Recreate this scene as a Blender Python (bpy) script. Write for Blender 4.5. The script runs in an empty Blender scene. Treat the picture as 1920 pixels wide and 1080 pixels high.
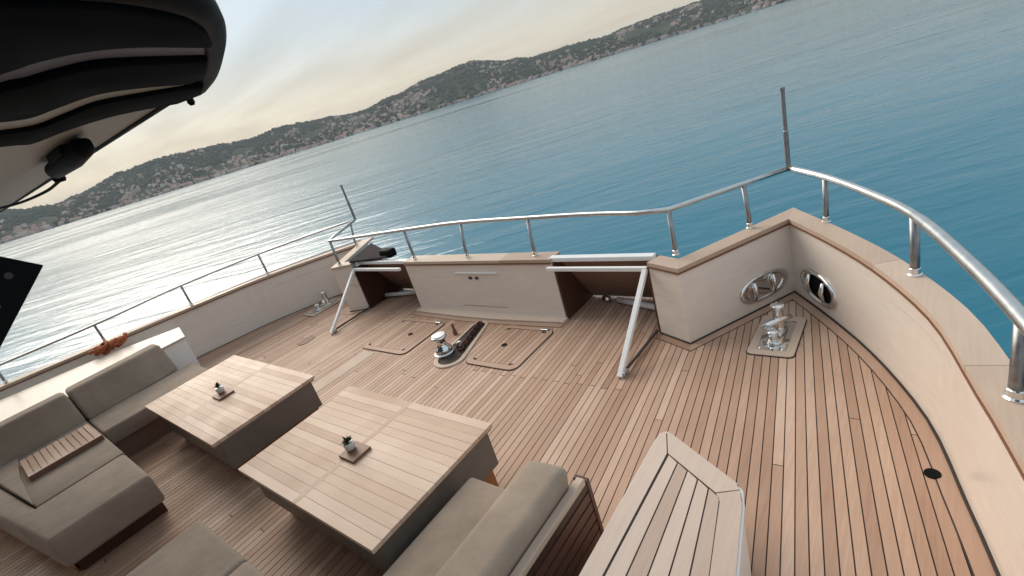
import bpy, bmesh, math, random
from mathutils import Vector, Matrix, noise

random.seed(7)
R = math.radians
scene = bpy.context.scene
col = scene.collection

# ------------------------------------------------------------------ camera
cam_d = bpy.data.cameras.new('camera')
cam_d.sensor_width = 36.0
cam_d.lens = 933.0 / 1920.0 * 36.0
cam_d.clip_start = 0.05
cam_d.clip_end = 60000
cam = bpy.data.objects.new('camera', cam_d)
col.objects.link(cam)
ex = Vector((0.77039219, 0.57522631, -0.27497375))
ey = -Vector((0.02258083, -0.4556302, -0.8898827))
ez = -Vector((-0.63717029, 0.67934955, -0.36400304))
m3 = Matrix((ex, ey, ez)).transposed()
cam.matrix_world = Matrix.Translation((4.1077, 0.0, 2.4)) @ m3.to_4x4()
scene.camera = cam

# ------------------------------------------------------------------ light
SUN_AZ = (-0.97, 0.243)
SUN_EL = 33.5
world = bpy.data.worlds.new('World')
scene.world = world
world.use_nodes = True
wn, wl = world.node_tree.nodes, world.node_tree.links
wn.clear()
w_out = wn.new('ShaderNodeOutputWorld')
w_bg = wn.new('ShaderNodeBackground')
w_bg.inputs['Strength'].default_value = 0.104
sky = wn.new('ShaderNodeTexSky')
sky.sky_type = 'NISHITA'
sky.sun_disc = False
sky.sun_elevation = R(SUN_EL)
sky.sun_rotation = math.atan2(SUN_AZ[0], SUN_AZ[1])
sky.altitude = 0
sky.air_density = 1.0
sky.dust_density = 0.8
sky.ozone_density = 1.0
# thin high cloud veil over the whole dome
tc = wn.new('ShaderNodeTexCoord')
sep = wn.new('ShaderNodeSeparateXYZ')
wl.new(tc.outputs['Generated'], sep.inputs[0])
zz = wn.new('ShaderNodeMath'); zz.operation = 'MAXIMUM'; zz.inputs[1].default_value = 0.0
wl.new(sep.outputs['Z'], zz.inputs[0])
za = wn.new('ShaderNodeMath'); za.operation = 'ADD'; za.inputs[1].default_value = 0.12
wl.new(zz.outputs[0], za.inputs[0])
dx = wn.new('ShaderNodeMath'); dx.operation = 'DIVIDE'
dy = wn.new('ShaderNodeMath'); dy.operation = 'DIVIDE'
wl.new(sep.outputs['X'], dx.inputs[0]); wl.new(za.outputs[0], dx.inputs[1])
wl.new(sep.outputs['Y'], dy.inputs[0]); wl.new(za.outputs[0], dy.inputs[1])
comb = wn.new('ShaderNodeCombineXYZ')
wl.new(dx.outputs[0], comb.inputs[0]); wl.new(dy.outputs[0], comb.inputs[1])
wmap = wn.new('ShaderNodeMapping')
wmap.inputs['Rotation'].default_value = (0, 0, R(35))
wmap.inputs['Scale'].default_value = (0.45, 1.3, 1)
wl.new(comb.outputs[0], wmap.inputs[0])
cn = wn.new('ShaderNodeTexNoise')
cn.inputs['Scale'].default_value = 1.3
cn.inputs['Detail'].default_value = 7
cn.inputs['Roughness'].default_value = 0.55
cn.inputs['Distortion'].default_value = 0.4
wl.new(wmap.outputs[0], cn.inputs['Vector'])
cr = wn.new('ShaderNodeValToRGB')
cr.color_ramp.elements[0].position = 0.36
cr.color_ramp.elements[0].color = (0.74, 0.74, 0.74, 1)
cr.color_ramp.elements[1].position = 0.72
cr.color_ramp.elements[1].color = (0.94, 0.94, 0.94, 1)
wl.new(cn.outputs['Fac'], cr.inputs[0])
mixc = wn.new('ShaderNodeMixRGB')
vr = wn.new('ShaderNodeValToRGB')
for p_, c_ in ((0.0, (5.1, 4.0, 2.6)), (0.08, (4.7, 4.0, 3.05)), (0.18, (3.7, 4.1, 4.1)), (0.32, (4.0, 4.75, 5.1)), (1.0, (4.9, 5.5, 6.0))):
    e_ = vr.color_ramp.elements.new(p_) if p_ not in (0.0, 1.0) else vr.color_ramp.elements[0 if p_ == 0.0 else -1]
    e_.color = (*c_, 1)
wl.new(zz.outputs[0], vr.inputs[0])
wl.new(vr.outputs[0], mixc.inputs[2])
wl.new(cr.outputs[0], mixc.inputs[0])
wl.new(sky.outputs[0], mixc.inputs[1])
wl.new(mixc.outputs[0], w_bg.inputs['Color'])
wl.new(w_bg.outputs[0], w_out.inputs[0])

sun_d = bpy.data.lights.new('sun', 'SUN')
sun_d.energy = 2.1
sun_d.angle = R(50)
sun_d.color = (1.0, 0.88, 0.73)
sun = bpy.data.objects.new('sun', sun_d)
col.objects.link(sun)
sdir = Vector((SUN_AZ[0] * math.cos(R(SUN_EL)), SUN_AZ[1] * math.cos(R(SUN_EL)), math.sin(R(SUN_EL))))
sun.rotation_euler = sdir.to_track_quat('Z', 'Y').to_euler()
sun.location = sdir * 50

vs = scene.view_settings
vs.view_transform = 'Standard'
vs.look = 'None'
vs.exposure = 0.6
vs.gamma = 1.0
vs.use_curve_mapping = False

# ------------------------------------------------------------------ materials
def new_mat(name):
    m = bpy.data.materials.new(name)
    m.use_nodes = True
    nt = m.node_tree
    return m, nt.nodes, nt.links, nt.nodes['Principled BSDF']

def N(nodes, kind, **kw):
    n = nodes.new(kind)
    for k, v in kw.items():
        n.inputs[k].default_value = v
    return n

def ramp(nodes, stops):
    r = nodes.new('ShaderNodeValToRGB')
    e = r.color_ramp.elements
    e[0].position, e[0].color = stops[0][0], (*stops[0][1], 1)
    e[1].position, e[1].color = stops[-1][0], (*stops[-1][1], 1)
    for p, c in stops[1:-1]:
        x = e.new(p); x.color = (*c, 1)
    return r

def plain(name, c, rough=0.5, metal=0.0, var=0.08, scale=6.0, bump=0.0, bscale=200.0, spec=0.5, coat=0.0):
    m, n, l, b = new_mat(name)
    tcx = n.new('ShaderNodeTexCoord')
    nz = N(n, 'ShaderNodeTexNoise', Scale=scale, Detail=5.0, Roughness=0.6)
    l.new(tcx.outputs['Object'], nz.inputs['Vector'])
    lo = tuple(max(0, v * (1 - var)) for v in c); hi = tuple(min(1, v * (1 + var)) for v in c)
    r = ramp(n, [(0.3, lo), (0.7, hi)])
    l.new(nz.outputs['Fac'], r.inputs[0])
    l.new(r.outputs[0], b.inputs['Base Color'])
    b.inputs['Metallic'].default_value = metal
    b.inputs['Specular IOR Level'].default_value = spec
    b.inputs['Coat Weight'].default_value = coat
    rr = N(n, 'ShaderNodeMapRange'); rr.inputs[3].default_value = rough * 0.85; rr.inputs[4].default_value = min(1, rough * 1.15)
    l.new(nz.outputs['Fac'], rr.inputs[0]); l.new(rr.outputs[0], b.inputs['Roughness'])
    if bump:
        bz = N(n, 'ShaderNodeTexNoise', Scale=bscale, Detail=3.0)
        l.new(tcx.outputs['Object'], bz.inputs['Vector'])
        bp = N(n, 'ShaderNodeBump', Strength=bump, Distance=0.002)
        l.new(bz.outputs['Fac'], bp.inputs['Height']); l.new(bp.outputs[0], b.inputs['Normal'])
    return m

def teak(name, stops, grain='Y', rough=0.55, seed=0.0, wear=0.35, spec=0.35):
    """weathered teak: tone by plank, grain along the plank, soft stains"""
    m, n, l, b = new_mat(name)
    oi = n.new('ShaderNodeObjectInfo')
    tcx = n.new('ShaderNodeTexCoord')
    mp = n.new('ShaderNodeMapping')
    mp.inputs['Location'].default_value = (seed, seed * 2, seed)
    mp.inputs['Scale'].default_value = (70, 3.0, 40) if grain == 'Y' else (3.0, 70, 40)
    l.new(tcx.outputs['Object'], mp.inputs[0])
    off = n.new('ShaderNodeVectorMath'); off.operation = 'ADD'
    mul = n.new('ShaderNodeMath'); mul.operation = 'MULTIPLY'; mul.inputs[1].default_value = 50
    l.new(oi.outputs['Random'], mul.inputs[0])
    l.new(mp.outputs[0], off.inputs[0]); l.new(mul.outputs[0], off.inputs[1])
    g = N(n, 'ShaderNodeTexNoise', Scale=1.0, Detail=6.0, Roughness=0.65, Distortion=0.3)
    l.new(off.outputs[0], g.inputs['Vector'])
    big = N(n, 'ShaderNodeTexNoise', Scale=1.1, Detail=4.0, Roughness=0.6)
    l.new(tcx.outputs['Object'], big.inputs['Vector'])
    # tone = .55*random + .25*grain + .2*big
    a = n.new('ShaderNodeMath'); a.operation = 'MULTIPLY_ADD'; a.inputs[1].default_value = 0.46; a.inputs[2].default_value = -0.06
    l.new(oi.outputs['Random'], a.inputs[0])
    c = n.new('ShaderNodeMath'); c.operation = 'MULTIPLY_ADD'; c.inputs[1].default_value = 0.42
    l.new(g.outputs['Fac'], c.inputs[0]); l.new(a.outputs[0], c.inputs[2])
    d = n.new('ShaderNodeMath'); d.operation = 'MULTIPLY_ADD'; d.inputs[1].default_value = wear
    l.new(big.outputs['Fac'], d.inputs[0]); l.new(c.outputs[0], d.inputs[2])
    r = ramp(n, stops)
    l.new(d.outputs[0], r.inputs[0])
    # small dark pores
    l.new(r.outputs[0], b.inputs['Base Color'])
    wr = n.new('ShaderNodeMapRange'); wr.inputs[1].default_value = 0.35; wr.inputs[2].default_value = 0.65; wr.inputs[3].default_value = rough * 0.72; wr.inputs[4].default_value = min(1.0, rough * 1.25)
    l.new(big.outputs['Fac'], wr.inputs[0]); l.new(wr.outputs[0], b.inputs['Roughness'])
    b.inputs['Specular IOR Level'].default_value = spec
    bp = N(n, 'ShaderNodeBump', Strength=0.25, Distance=0.002)
    l.new(g.outputs['Fac'], bp.inputs['Height']); l.new(bp.outputs[0], b.inputs['Normal'])
    return m

M = {}
M['deck'] = teak('teak_deck', [(0.1, (0.23, 0.132, 0.084)), (0.45, (0.39, 0.240, 0.165)), (0.72, (0.48, 0.315, 0.225)), (0.95, (0.60, 0.435, 0.335))], wear=0.5)
M['margin'] = teak('teak_margin', [(0.1, (0.28, 0.155, 0.10)), (0.5, (0.40, 0.245, 0.17)), (0.95, (0.52, 0.36, 0.27))])
M['pale'] = teak('teak_pale', [(0.1, (0.40, 0.29, 0.21)), (0.5, (0.56, 0.43, 0.34)), (0.95, (0.70, 0.58, 0.47))], wear=0.3)
M['cap'] = teak('teak_cap', [(0.1, (0.35, 0.24, 0.17)), (0.5, (0.47, 0.345, 0.262)), (0.95, (0.62, 0.49, 0.39))], wear=0.5)
M['table'] = teak('teak_table', [(0.1, (0.36, 0.22, 0.15)), (0.5, (0.51, 0.345, 0.25)), (0.95, (0.67, 0.505, 0.395))], grain='X', rough=0.5, wear=0.5, spec=0.35)
M['locker'] = teak('teak_locker', [(0.1, (0.36, 0.25, 0.19)), (0.5, (0.50, 0.375, 0.30)), (0.95, (0.64, 0.52, 0.44))], wear=0.45)
M['varnish'] = teak('varnished_wood', [(0.1, (0.16, 0.05, 0.012)), (0.5, (0.30, 0.11, 0.03)), (0.95, (0.42, 0.18, 0.06))], rough=0.3)
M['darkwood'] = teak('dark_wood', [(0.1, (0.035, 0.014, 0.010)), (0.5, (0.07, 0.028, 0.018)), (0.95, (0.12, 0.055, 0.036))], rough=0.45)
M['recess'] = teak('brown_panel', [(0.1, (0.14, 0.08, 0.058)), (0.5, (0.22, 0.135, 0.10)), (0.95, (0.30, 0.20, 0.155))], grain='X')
M['caulk'] = plain('black_caulk', (0.038, 0.024, 0.018), 0.75)
M['trim'] = plain('brown_trim', (0.19, 0.085, 0.05), 0.5)
M['white'] = plain('white_paint', (0.80, 0.79, 0.78), 0.3, var=0.03)
M['cream'] = plain('cream_gelcoat', (0.46, 0.39, 0.335), 0.35, var=0.05)
M['liner'] = plain('beige_lining', (0.24, 0.21, 0.165), 0.55, var=0.08)
M['steel'] = plain('stainless_steel', (0.58, 0.58, 0.57), 0.3, metal=1.0, var=0.10, scale=14)
M['dullsteel'] = plain('weathered_steel', (0.30, 0.30, 0.31), 0.4, metal=1.0, var=0.2, scale=20)
M['chrome'] = plain('polished_steel', (0.75, 0.75, 0.74), 0.08, metal=1.0, var=0.03)
M['skirt'] = plain('taupe_lacquer', (0.15, 0.122, 0.10), 0.4, var=0.12, scale=3.0)
M['black'] = plain('black_vinyl', (0.004, 0.0045, 0.006), 0.75, var=0.2, spec=0.03)
M['matblack'] = plain('black_plastic', (0.006, 0.006, 0.007), 0.6, var=0.2, spec=0.08)
M['greyband'] = plain('grey_webbing', (0.11, 0.105, 0.13), 0.6, var=0.15)
M['darkgrey'] = plain('dark_grey_board', (0.055, 0.045, 0.05), 0.8, var=0.15)
M['matgrey'] = plain('matt_grey_board', (0.06, 0.048, 0.052), 0.95, var=0.2, spec=0.05)
M['orange'] = plain('orange_rope', (0.40, 0.11, 0.04), 0.8, var=0.35, scale=30, bump=0.4, bscale=120)
M['rust'] = plain('rusty_chain', (0.10, 0.045, 0.04), 0.55, metal=0.6, var=0.4, scale=40)
M['glass'] = plain('frosted_glass', (0.62, 0.60, 0.56), 0.15, var=0.05)
M['leafdark'] = plain('succulent_leaf', (0.025, 0.045, 0.018), 0.5, var=0.4, scale=60)
M['darkglass'] = plain('tinted_glass', (0.015, 0.017, 0.02), 0.05)
M['hullwhite'] = plain('hull_paint', (0.74, 0.73, 0.72), 0.25, var=0.03)

def gelcoat_wood():
    """bulwark lining: cream laminate with faint flowing figure"""
    m, n, l, b = new_mat('cream_laminate')
    tcx = n.new('ShaderNodeTexCoord')
    mp = n.new('ShaderNodeMapping'); mp.inputs['Scale'].default_value = (0.5, 0.5, 2.6)
    l.new(tcx.outputs['Object'], mp.inputs[0])
    w = N(n, 'ShaderNodeTexNoise', Scale=2.2, Detail=6.0, Roughness=0.6, Distortion=1.6)
    l.new(mp.outputs[0], w.inputs['Vector'])
    r = ramp(n, [(0.25, (0.64, 0.565, 0.50)), (0.45, (0.77, 0.695, 0.625)), (0.55, (0.74, 0.66, 0.59)), (0.8, (0.81, 0.74, 0.675))])
    l.new(w.outputs['Fac'], r.inputs[0]); l.new(r.outputs[0], b.inputs['Base Color'])
    b.inputs['Roughness'].default_value = 0.22
    b.inputs['Coat Weight'].default_value = 0.25
    b.inputs['Coat Roughness'].default_value = 0.08
    wv = N(n, 'ShaderNodeTexNoise', Scale=2.0, Detail=2.0)
    l.new(tcx.outputs['Object'], wv.inputs['Vector'])
    bp = N(n, 'ShaderNodeBump', Strength=0.12, Distance=0.03); l.new(wv.outputs['Fac'], bp.inputs['Height']); l.new(bp.outputs[0], b.inputs['Normal'])
    return m
M['laminate'] = gelcoat_wood()

def fabric(name, c):
    m, n, l, b = new_mat(name)
    tcx = n.new('ShaderNodeTexCoord')
    nz = N(n, 'ShaderNodeTexNoise', Scale=3.0, Detail=6.0, Roughness=0.65)
    l.new(tcx.outputs['Object'], nz.inputs['Vector'])
    fine = N(n, 'ShaderNodeTexNoise', Scale=420.0, Detail=2.0)
    l.new(tcx.outputs['Object'], fine.inputs['Vector'])
    ad = n.new('ShaderNodeMath'); ad.operation = 'MULTIPLY_ADD'; ad.inputs[1].default_value = 0.5
    l.new(fine.outputs['Fac'], ad.inputs[0]); l.new(nz.outputs['Fac'], ad.inputs[2])
    r = ramp(n, [(0.5, tuple(v * 0.78 for v in c)), (1.0, tuple(v * 1.18 for v in c))])
    l.new(ad.outputs[0], r.inputs[0]); l.new(r.outputs[0], b.inputs['Base Color'])
    b.inputs['Roughness'].default_value = 0.9
    b.inputs['Specular IOR Level'].default_value = 0.15
    b.inputs['Sheen Weight'].default_value = 0.15
    wr = N(n, 'ShaderNodeTexNoise', Scale=7.0, Detail=3.0, Distortion=0.6)
    l.new(tcx.outputs['Object'], wr.inputs['Vector'])
    b1 = N(n, 'ShaderNodeBump', Strength=0.32, Distance=0.025); l.new(wr.outputs['Fac'], b1.inputs['Height'])
    b2 = N(n, 'ShaderNodeBump', Strength=0.3, Distance=0.001); l.new(fine.outputs['Fac'], b2.inputs['Height'])
    l.new(b1.outputs[0], b2.inputs['Normal']); l.new(b2.outputs[0], b.inputs['Normal'])
    return m
M['fabric'] = fabric('taupe_fabric', (0.32, 0.25, 0.195))

def water_mat():
    m, n, l, b = new_mat('sea_water')
    b.inputs['Base Color'].default_value = (0.015, 0.138, 0.205, 1)
    b.inputs['IOR'].default_value = 1.333
    tcx = n.new('ShaderNodeTexCoord')
    # patches of wind-ruffled and smoother water
    pm_ = n.new('ShaderNodeMapping'); pm_.vector_type = 'TEXTURE'; pm_.inputs['Scale'].default_value = (4.0, 1.0, 1); pm_.inputs['Rotation'].default_value = (0, 0, R(45))
    l.new(tcx.outputs['Object'], pm_.inputs[0])
    pt = N(n, 'ShaderNodeTexNoise', Scale=0.016, Detail=5.0, Roughness=0.6, Distortion=0.8)
    l.new(pm_.outputs[0], pt.inputs['Vector'])
    rr = n.new('ShaderNodeMapRange'); rr.inputs[1].default_value = 0.3; rr.inputs[2].default_value = 0.7; rr.inputs[3].default_value = 0.09; rr.inputs[4].default_value = 0.2
    l.new(pt.outputs['Fac'], rr.inputs[0]); l.new(rr.outputs[0], b.inputs['Roughness'])
    ss = n.new('ShaderNodeMapRange'); ss.inputs[1].default_value = 0.3; ss.inputs[2].default_value = 0.7; ss.inputs[3].default_value = 0.35; ss.inputs[4].default_value = 0.85
    l.new(pt.outputs['Fac'], ss.inputs[0])
    prev = None
    for (sx, sy, rot, sc, st, dist, det) in ((0.22, 1.0, 50, 0.06, 0.5, 0.45, 3.0), (0.2, 1.0, 38, 0.4, 0.6, 0.21, 4.0), (0.35, 1.0, 30, 1.6, 0.7, 0.06, 5.0)):
        mp = n.new('ShaderNodeMapping'); mp.vector_type = 'TEXTURE'; mp.inputs['Scale'].default_value = (1 / sx, 1 / sy, 1); mp.inputs['Rotation'].default_value = (0, 0, R(rot))
        l.new(tcx.outputs['Object'], mp.inputs[0])
        nz = N(n, 'ShaderNodeTexNoise', Scale=sc, Detail=det, Roughness=0.55, Distortion=0.5)
        l.new(mp.outputs[0], nz.inputs['Vector'])
        bp = N(n, 'ShaderNodeBump', Strength=st, Distance=dist)
        if sc > 0.1: l.new(ss.outputs[0], bp.inputs['Strength'])
        l.new(nz.outputs['Fac'], bp.inputs['Height'])
        if prev: l.new(prev.outputs[0], bp.inputs['Normal'])
        prev = bp
    l.new(prev.outputs[0], b.inputs['Normal'])
    return m
M['water'] = water_mat()

def hill_mat():
    m, n, l, b = new_mat('wooded_hillside')
    tcx = n.new('ShaderNodeTexCoord')
    a = N(n, 'ShaderNodeTexNoise', Scale=0.012, Detail=8.0, Roughness=0.7)
    l.new(tcx.outputs['Object'], a.inputs['Vector'])
    r = ramp(n, [(0.3, (0.025, 0.038, 0.022)), (0.5, (0.05, 0.062, 0.038)), (0.7, (0.11, 0.10, 0.075))])
    l.new(a.outputs['Fac'], r.inputs[0]); l.new(r.outputs[0], b.inputs['Base Color'])
    b.inputs['Roughness'].default_value = 1.0
    b.inputs['Specular IOR Level'].default_value = 0.0
    return m
M['hill'] = hill_mat()

def tree_mat():
    m, n, l, b = new_mat('far_tree_leaves')
    tcx = n.new('ShaderNodeTexCoord')
    a = N(n, 'ShaderNodeTexNoise', Scale=0.03, Detail=6.0, Roughness=0.8)
    l.new(tcx.outputs['Object'], a.inputs['Vector'])
    r = ramp(n, [(0.3, (0.018, 0.032, 0.02)), (0.7, (0.05, 0.07, 0.035))])
    l.new(a.outputs['Fac'], r.inputs[0]); l.new(r.outputs[0], b.inputs['Base Color'])
    b.inputs['Roughness'].default_value = 1.0
    b.inputs['Specular IOR Level'].default_value = 0.0
    return m
M['trees'] = tree_mat()

def house_mat(name, stops):
    m, n, l, b = new_mat(name)
    oi = n.new('ShaderNodeObjectInfo')
    g = n.new('ShaderNodeNewGeometry')
    ad = n.new('ShaderNodeMath'); ad.operation = 'ADD'
    fr = n.new('ShaderNodeMath'); fr.operation = 'FRACT'
    l.new(oi.outputs['Random'], ad.inputs[0]); l.new(g.outputs['Random Per Island'], ad.inputs[1]); l.new(ad.outputs[0], fr.inputs[0])
    r = ramp(n, stops)
    r.color_ramp.interpolation = 'CONSTANT'
    l.new(fr.outputs[0], r.inputs[0]); l.new(r.outputs[0], b.inputs['Base Color'])
    b.inputs['Roughness'].default_value = 0.9
    return m
M['hwall'] = house_mat('house_plaster', [(0.0, (0.50, 0.46, 0.41)), (0.3, (0.44, 0.36, 0.30)), (0.5, (0.40, 0.30, 0.27)), (0.7, (0.62, 0.59, 0.56)), (0.85, (0.30, 0.26, 0.24))])
M['hroof'] = house_mat('house_tiles', [(0.0, (0.36, 0.16, 0.11)), (0.4, (0.28, 0.14, 0.11)), (0.7, (0.40, 0.22, 0.17)), (0.9, (0.25, 0.24, 0.24))])

# ------------------------------------------------------------------ mesh helpers
def new_obj(name, bm, mat, parent=None, smooth=False, bevel=0.0, seg=2, mats=None):
    bmesh.ops.recalc_face_normals(bm, faces=bm.faces[:])
    me = bpy.data.meshes.new(name)
    bm.to_mesh(me); bm.free()
    for mm in (mats or [mat]):
        me.materials.append(M[mm])
    if smooth:
        for p in me.polygons: p.use_smooth = True
    o = bpy.data.objects.new(name, me)
    col.objects.link(o)
    if parent is not None: o.parent = parent
    if bevel:
        b = o.modifiers.new('bevel', 'BEVEL'); b.width = bevel; b.segments = seg; b.limit_method = 'ANGLE'; b.angle_limit = R(35)
        b.harden_normals = False
        for p in me.polygons: p.use_smooth = seg > 2
    return o

def empty(name, label, cat, group=None, kind=None):
    o = bpy.data.objects.new(name, None)
    o.empty_display_size = 0.1
    col.objects.link(o)
    tag(o, label, cat, group, kind)
    return o

def tag(o, label=None, cat=None, group=None, kind=None):
    if label: o['label'] = label
    if cat: o['category'] = cat
    if group: o['group'] = group
    if kind: o['kind'] = kind
    return o

def prism(bm, poly, z0, z1):
    """poly: list of (x,y) ; z0/z1 number or list"""
    n = len(poly)
    f0 = (lambda i: z0[i]) if isinstance(z0, (list, tuple)) else (lambda i: z0)
    f1 = (lambda i: z1[i]) if isinstance(z1, (list, tuple)) else (lambda i: z1)
    a = [bm.verts.new((p[0], p[1], f0(i))) for i, p in enumerate(poly)]
    b = [bm.verts.new((p[0], p[1], f1(i))) for i, p in enumerate(poly)]
    bm.faces.new(a[::-1]); bm.faces.new(b)
    for i in range(n):
        j = (i + 1) % n
        bm.faces.new((a[i], a[j], b[j], b[i]))

def box(bm, x0, x1, y0, y1, z0, z1):
    prism(bm, [(x0, y0), (x1, y0), (x1, y1), (x0, y1)], z0, z1)

def quadstrip(bm, A, B, C_, D):
    """closed bar through sections (a,b,c,d) given as four lists of 3D points"""
    secs = [[bm.verts.new(p) for p in s] for s in zip(A, B, C_, D)]
    for s, t in zip(secs, secs[1:]):
        for i in range(4):
            j = (i + 1) % 4
            bm.faces.new((s[i], s[j], t[j], t[i]))
    bm.faces.new(secs[0][::-1]); bm.faces.new(secs[-1])

def tube(bm, pts, r, n=12, closed=False):
    pts = [Vector(p) for p in pts]
    rings = []
    m = len(pts)
    up = Vector((0, 0, 1))
    for i, p in enumerate(pts):
        if closed: t = (pts[(i + 1) % m] - pts[i - 1])
        elif i == 0: t = pts[1] - p
        elif i == m - 1: t = p - pts[-2]
        else: t = (pts[i + 1] - p).normalized() + (p - pts[i - 1]).normalized()
        t.normalize()
        u = up - t * up.dot(t)
        if u.length < 1e-3:
            u = Vector((1, 0, 0)) - t * t.x
        u.normalize(); up = u
        v = t.cross(u)
        rr = r[i] if isinstance(r, (list, tuple)) else r
        rings.append([bm.verts.new(p + (u * math.cos(2 * math.pi * k / n) + v * math.sin(2 * math.pi * k / n)) * rr) for k in range(n)])
    rng = range(m) if closed else range(m - 1)
    for i in rng:
        a, b = rings[i], rings[(i + 1) % m]
        for k in range(n):
            bm.faces.new((a[k], a[(k + 1) % n], b[(k + 1) % n], b[k]))
    if not closed:
        bm.faces.new(rings[0][::-1]); bm.faces.new(rings[-1])

def lathe(bm, prof, c, n=24):
    """prof: list of (r,z) from bottom to top around centre c"""
    rings = [[bm.verts.new((c[0] + r * math.cos(2 * math.pi * k / n), c[1] + r * math.sin(2 * math.pi * k / n), c[2] + z)) for k in range(n)] for r, z in prof]
    for a, b in zip(rings, rings[1:]):
        for k in range(n):
            bm.faces.new((a[k], a[(k + 1) % n], b[(k + 1) % n], b[k]))
    bm.faces.new(rings[0][::-1]); bm.faces.new(rings[-1])

def spline(pts, k=6):
    P = [Vector(p) for p in pts]
    P = [2 * P[0] - P[1]] + P + [2 * P[-1] - P[-2]]
    out = []
    for i in range(1, len(P) - 2):
        for j in range(k):
            t = j / k
            a, b, c, d = P[i - 1], P[i], P[i + 1], P[i + 2]
            out.append(0.5 * (2 * b + (c - a) * t + (2 * a - 5 * b + 4 * c - d) * t * t + (3 * b - a - 3 * c + d) * t ** 3))
    out.append(P[-2])
    return out

def offset2(path, d):
    """offset an open 2D path to its left by d, mitred"""
    out = []
    for i, p in enumerate(path):
        p = Vector((p[0], p[1]))
        n1 = n2 = None
        if i > 0:
            e = p - Vector(path[i - 1][:2]); e.normalize(); n1 = Vector((-e.y, e.x))
        if i < len(path) - 1:
            e = Vector(path[i + 1][:2]) - p; e.normalize(); n2 = Vector((-e.y, e.x))
        if n1 is None: n1 = n2
        if n2 is None: n2 = n1
        b = n1 + n2; b.normalize()
        out.append(p + b * (d / max(0.35, b.dot(n1))))
    return out

def rrect(x0, x1, y0, y1, r, n=5):
    out = []
    for cx, cy, a0 in ((x1 - r, y1 - r, 0), (x0 + r, y1 - r, 90), (x0 + r, y0 + r, 180), (x1 - r, y0 + r, 270)):
        for i in range(n + 1):
            a = R(a0 + 90 * i / n)
            out.append((cx + r * math.cos(a), cy + r * math.sin(a)))
    return out

def ring_prism(bm, outer, inner, z0, z1):
    n = len(outer)
    v = [[bm.verts.new((p[0], p[1], z)) for p in poly] for poly, z in ((outer, z0), (outer, z1), (inner, z1), (inner, z0))]
    for a in range(4):
        A, B = v[a], v[(a + 1) % 4]
        for i in range(n):
            j = (i + 1) % n
            bm.faces.new((A[i], A[j], B[j], B[i]))

def mirror_pts(path): return [(-p[0], p[1]) for p in path]

# ------------------------------------------------------------------ plan of the foredeck (metres; bow towards +Y)
SIDE = [(p.x, p.y) for p in spline([(5.05, -1.7, 0), (4.8, 0, 0), (4.58, 1.1, 0), (4.38, 2.06, 0), (4.30, 2.4, 0), (4.15, 3.0, 0), (3.87, 3.6, 0), (3.55, 4.1, 0), (3.2, 4.57, 0)], 5)]
BEND = (2.58, 3.56)
GATE = (2.27, 3.69)
TRX, TRY = 1.18, 3.79
# ------------------------------------------------------------------ sea and shore
WATER_Z = -3.2
bm = bmesh.new()
rings = [0.0, 4, 12, 30, 80, 200, 600, 1800, 6000, 11000]
prev = None
for r in rings[1:]:
    cur = [bm.verts.new((r * math.cos(2 * math.pi * k / 64), r * math.sin(2 * math.pi * k / 64), WATER_Z)) for k in range(64)]
    if prev is None: bm.faces.new(cur)
    else:
        for k in range(64): bm.faces.new((prev[k], prev[(k + 1) % 64], cur[(k + 1) % 64], cur[k]))
    prev = cur
sea = new_obj('sea', bm, 'water')
tag(sea, kind='structure')

SKYL = [(-125, 1.6), (-110, 1.9), (-100, 2.3), (-92, 2.5), (-83.76, 2.16), (-81.93, 1.75), (-80.24, 1.5), (-78.55, 1.78), (-74.97, 2.5), (-71.8, 2.81), (-67.26, 2.57), (-63.93, 2.24), (-61.24, 2.44), (-57.02, 2.17),
        (-52.69, 1.73), (-48.99, 2.31), (-45.28, 2.88), (-40.47, 3.23), (-36.09, 2.3), (-33.89, 1.88), (-30.48, 1.84), (-26.65, 1.63), (-23.91, 1.91), (-20.29, 2.02), (-16.86, 2.11), (-10, 2.2), (0, 1.9), (15, 2.1), (30, 1.7), (50, 1.5)]
def skyline(az):
    for (a, e), (b, f) in zip(SKYL, SKYL[1:]):
        if a <= az <= b:
            t = (az - a) / (b - a); t = t * t * (3 - 2 * t)
            return e + (f - e) * t
    return SKYL[0][1] if az < SKYL[0][0] else SKYL[-1][1]
SHORE, RIDGE = 2300.0, 3300.0
def hill_point(az, t):
    """t=0 shore, 1 ridge, >1 behind"""
    sh = SHORE + 120 * noise.noise((az * 0.09, 3.1, 0)) + 30 * noise.noise((az * 0.6, 1.0, 0))
    d = sh + (RIDGE - sh) * t
    top = math.tan(R(skyline(az))) * RIDGE + 2.4 - WATER_Z - 12
    prof = math.sin(min(t, 1.0) * math.pi / 2) ** 1.15 if t <= 1 else max(0.0, 1 - (t - 1) * 1.6)
    x, y = d * math.sin(R(az)), d * math.cos(R(az))
    rel = noise.fractal((x * 0.0035, y * 0.0035, 0.3), 0.9, 2.1, 4)
    h = top * prof * (1 + 0.16 * rel * math.sin(min(t, 1) * math.pi)) + 5 * min(t * 8, 1) + 2.5 * noise.noise((x * .02, y * .02, 0)) * min(1, t * 5)
    return Vector((x, y, WATER_Z - 1 + h))
bm = bmesh.new()
TT = [0, 0.01, 0.04, 0.1, 0.18, 0.27, 0.36, 0.46, 0.56, 0.66, 0.76, 0.86, 0.94, 1.0, 1.15, 1.4]
cols = []
az = -125.0
while az <= 50:
    cols.append([bm.verts.new(hill_point(az, t)) for t in TT]); az += 0.35
for a, b in zip(cols, cols[1:]):
    for i in range(len(TT) - 1):
        bm.faces.new((a[i], b[i], b[i + 1], a[i + 1]))
hills = new_obj('hills', bm, 'hill', smooth=True)
tag(hills, kind='structure')

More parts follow.
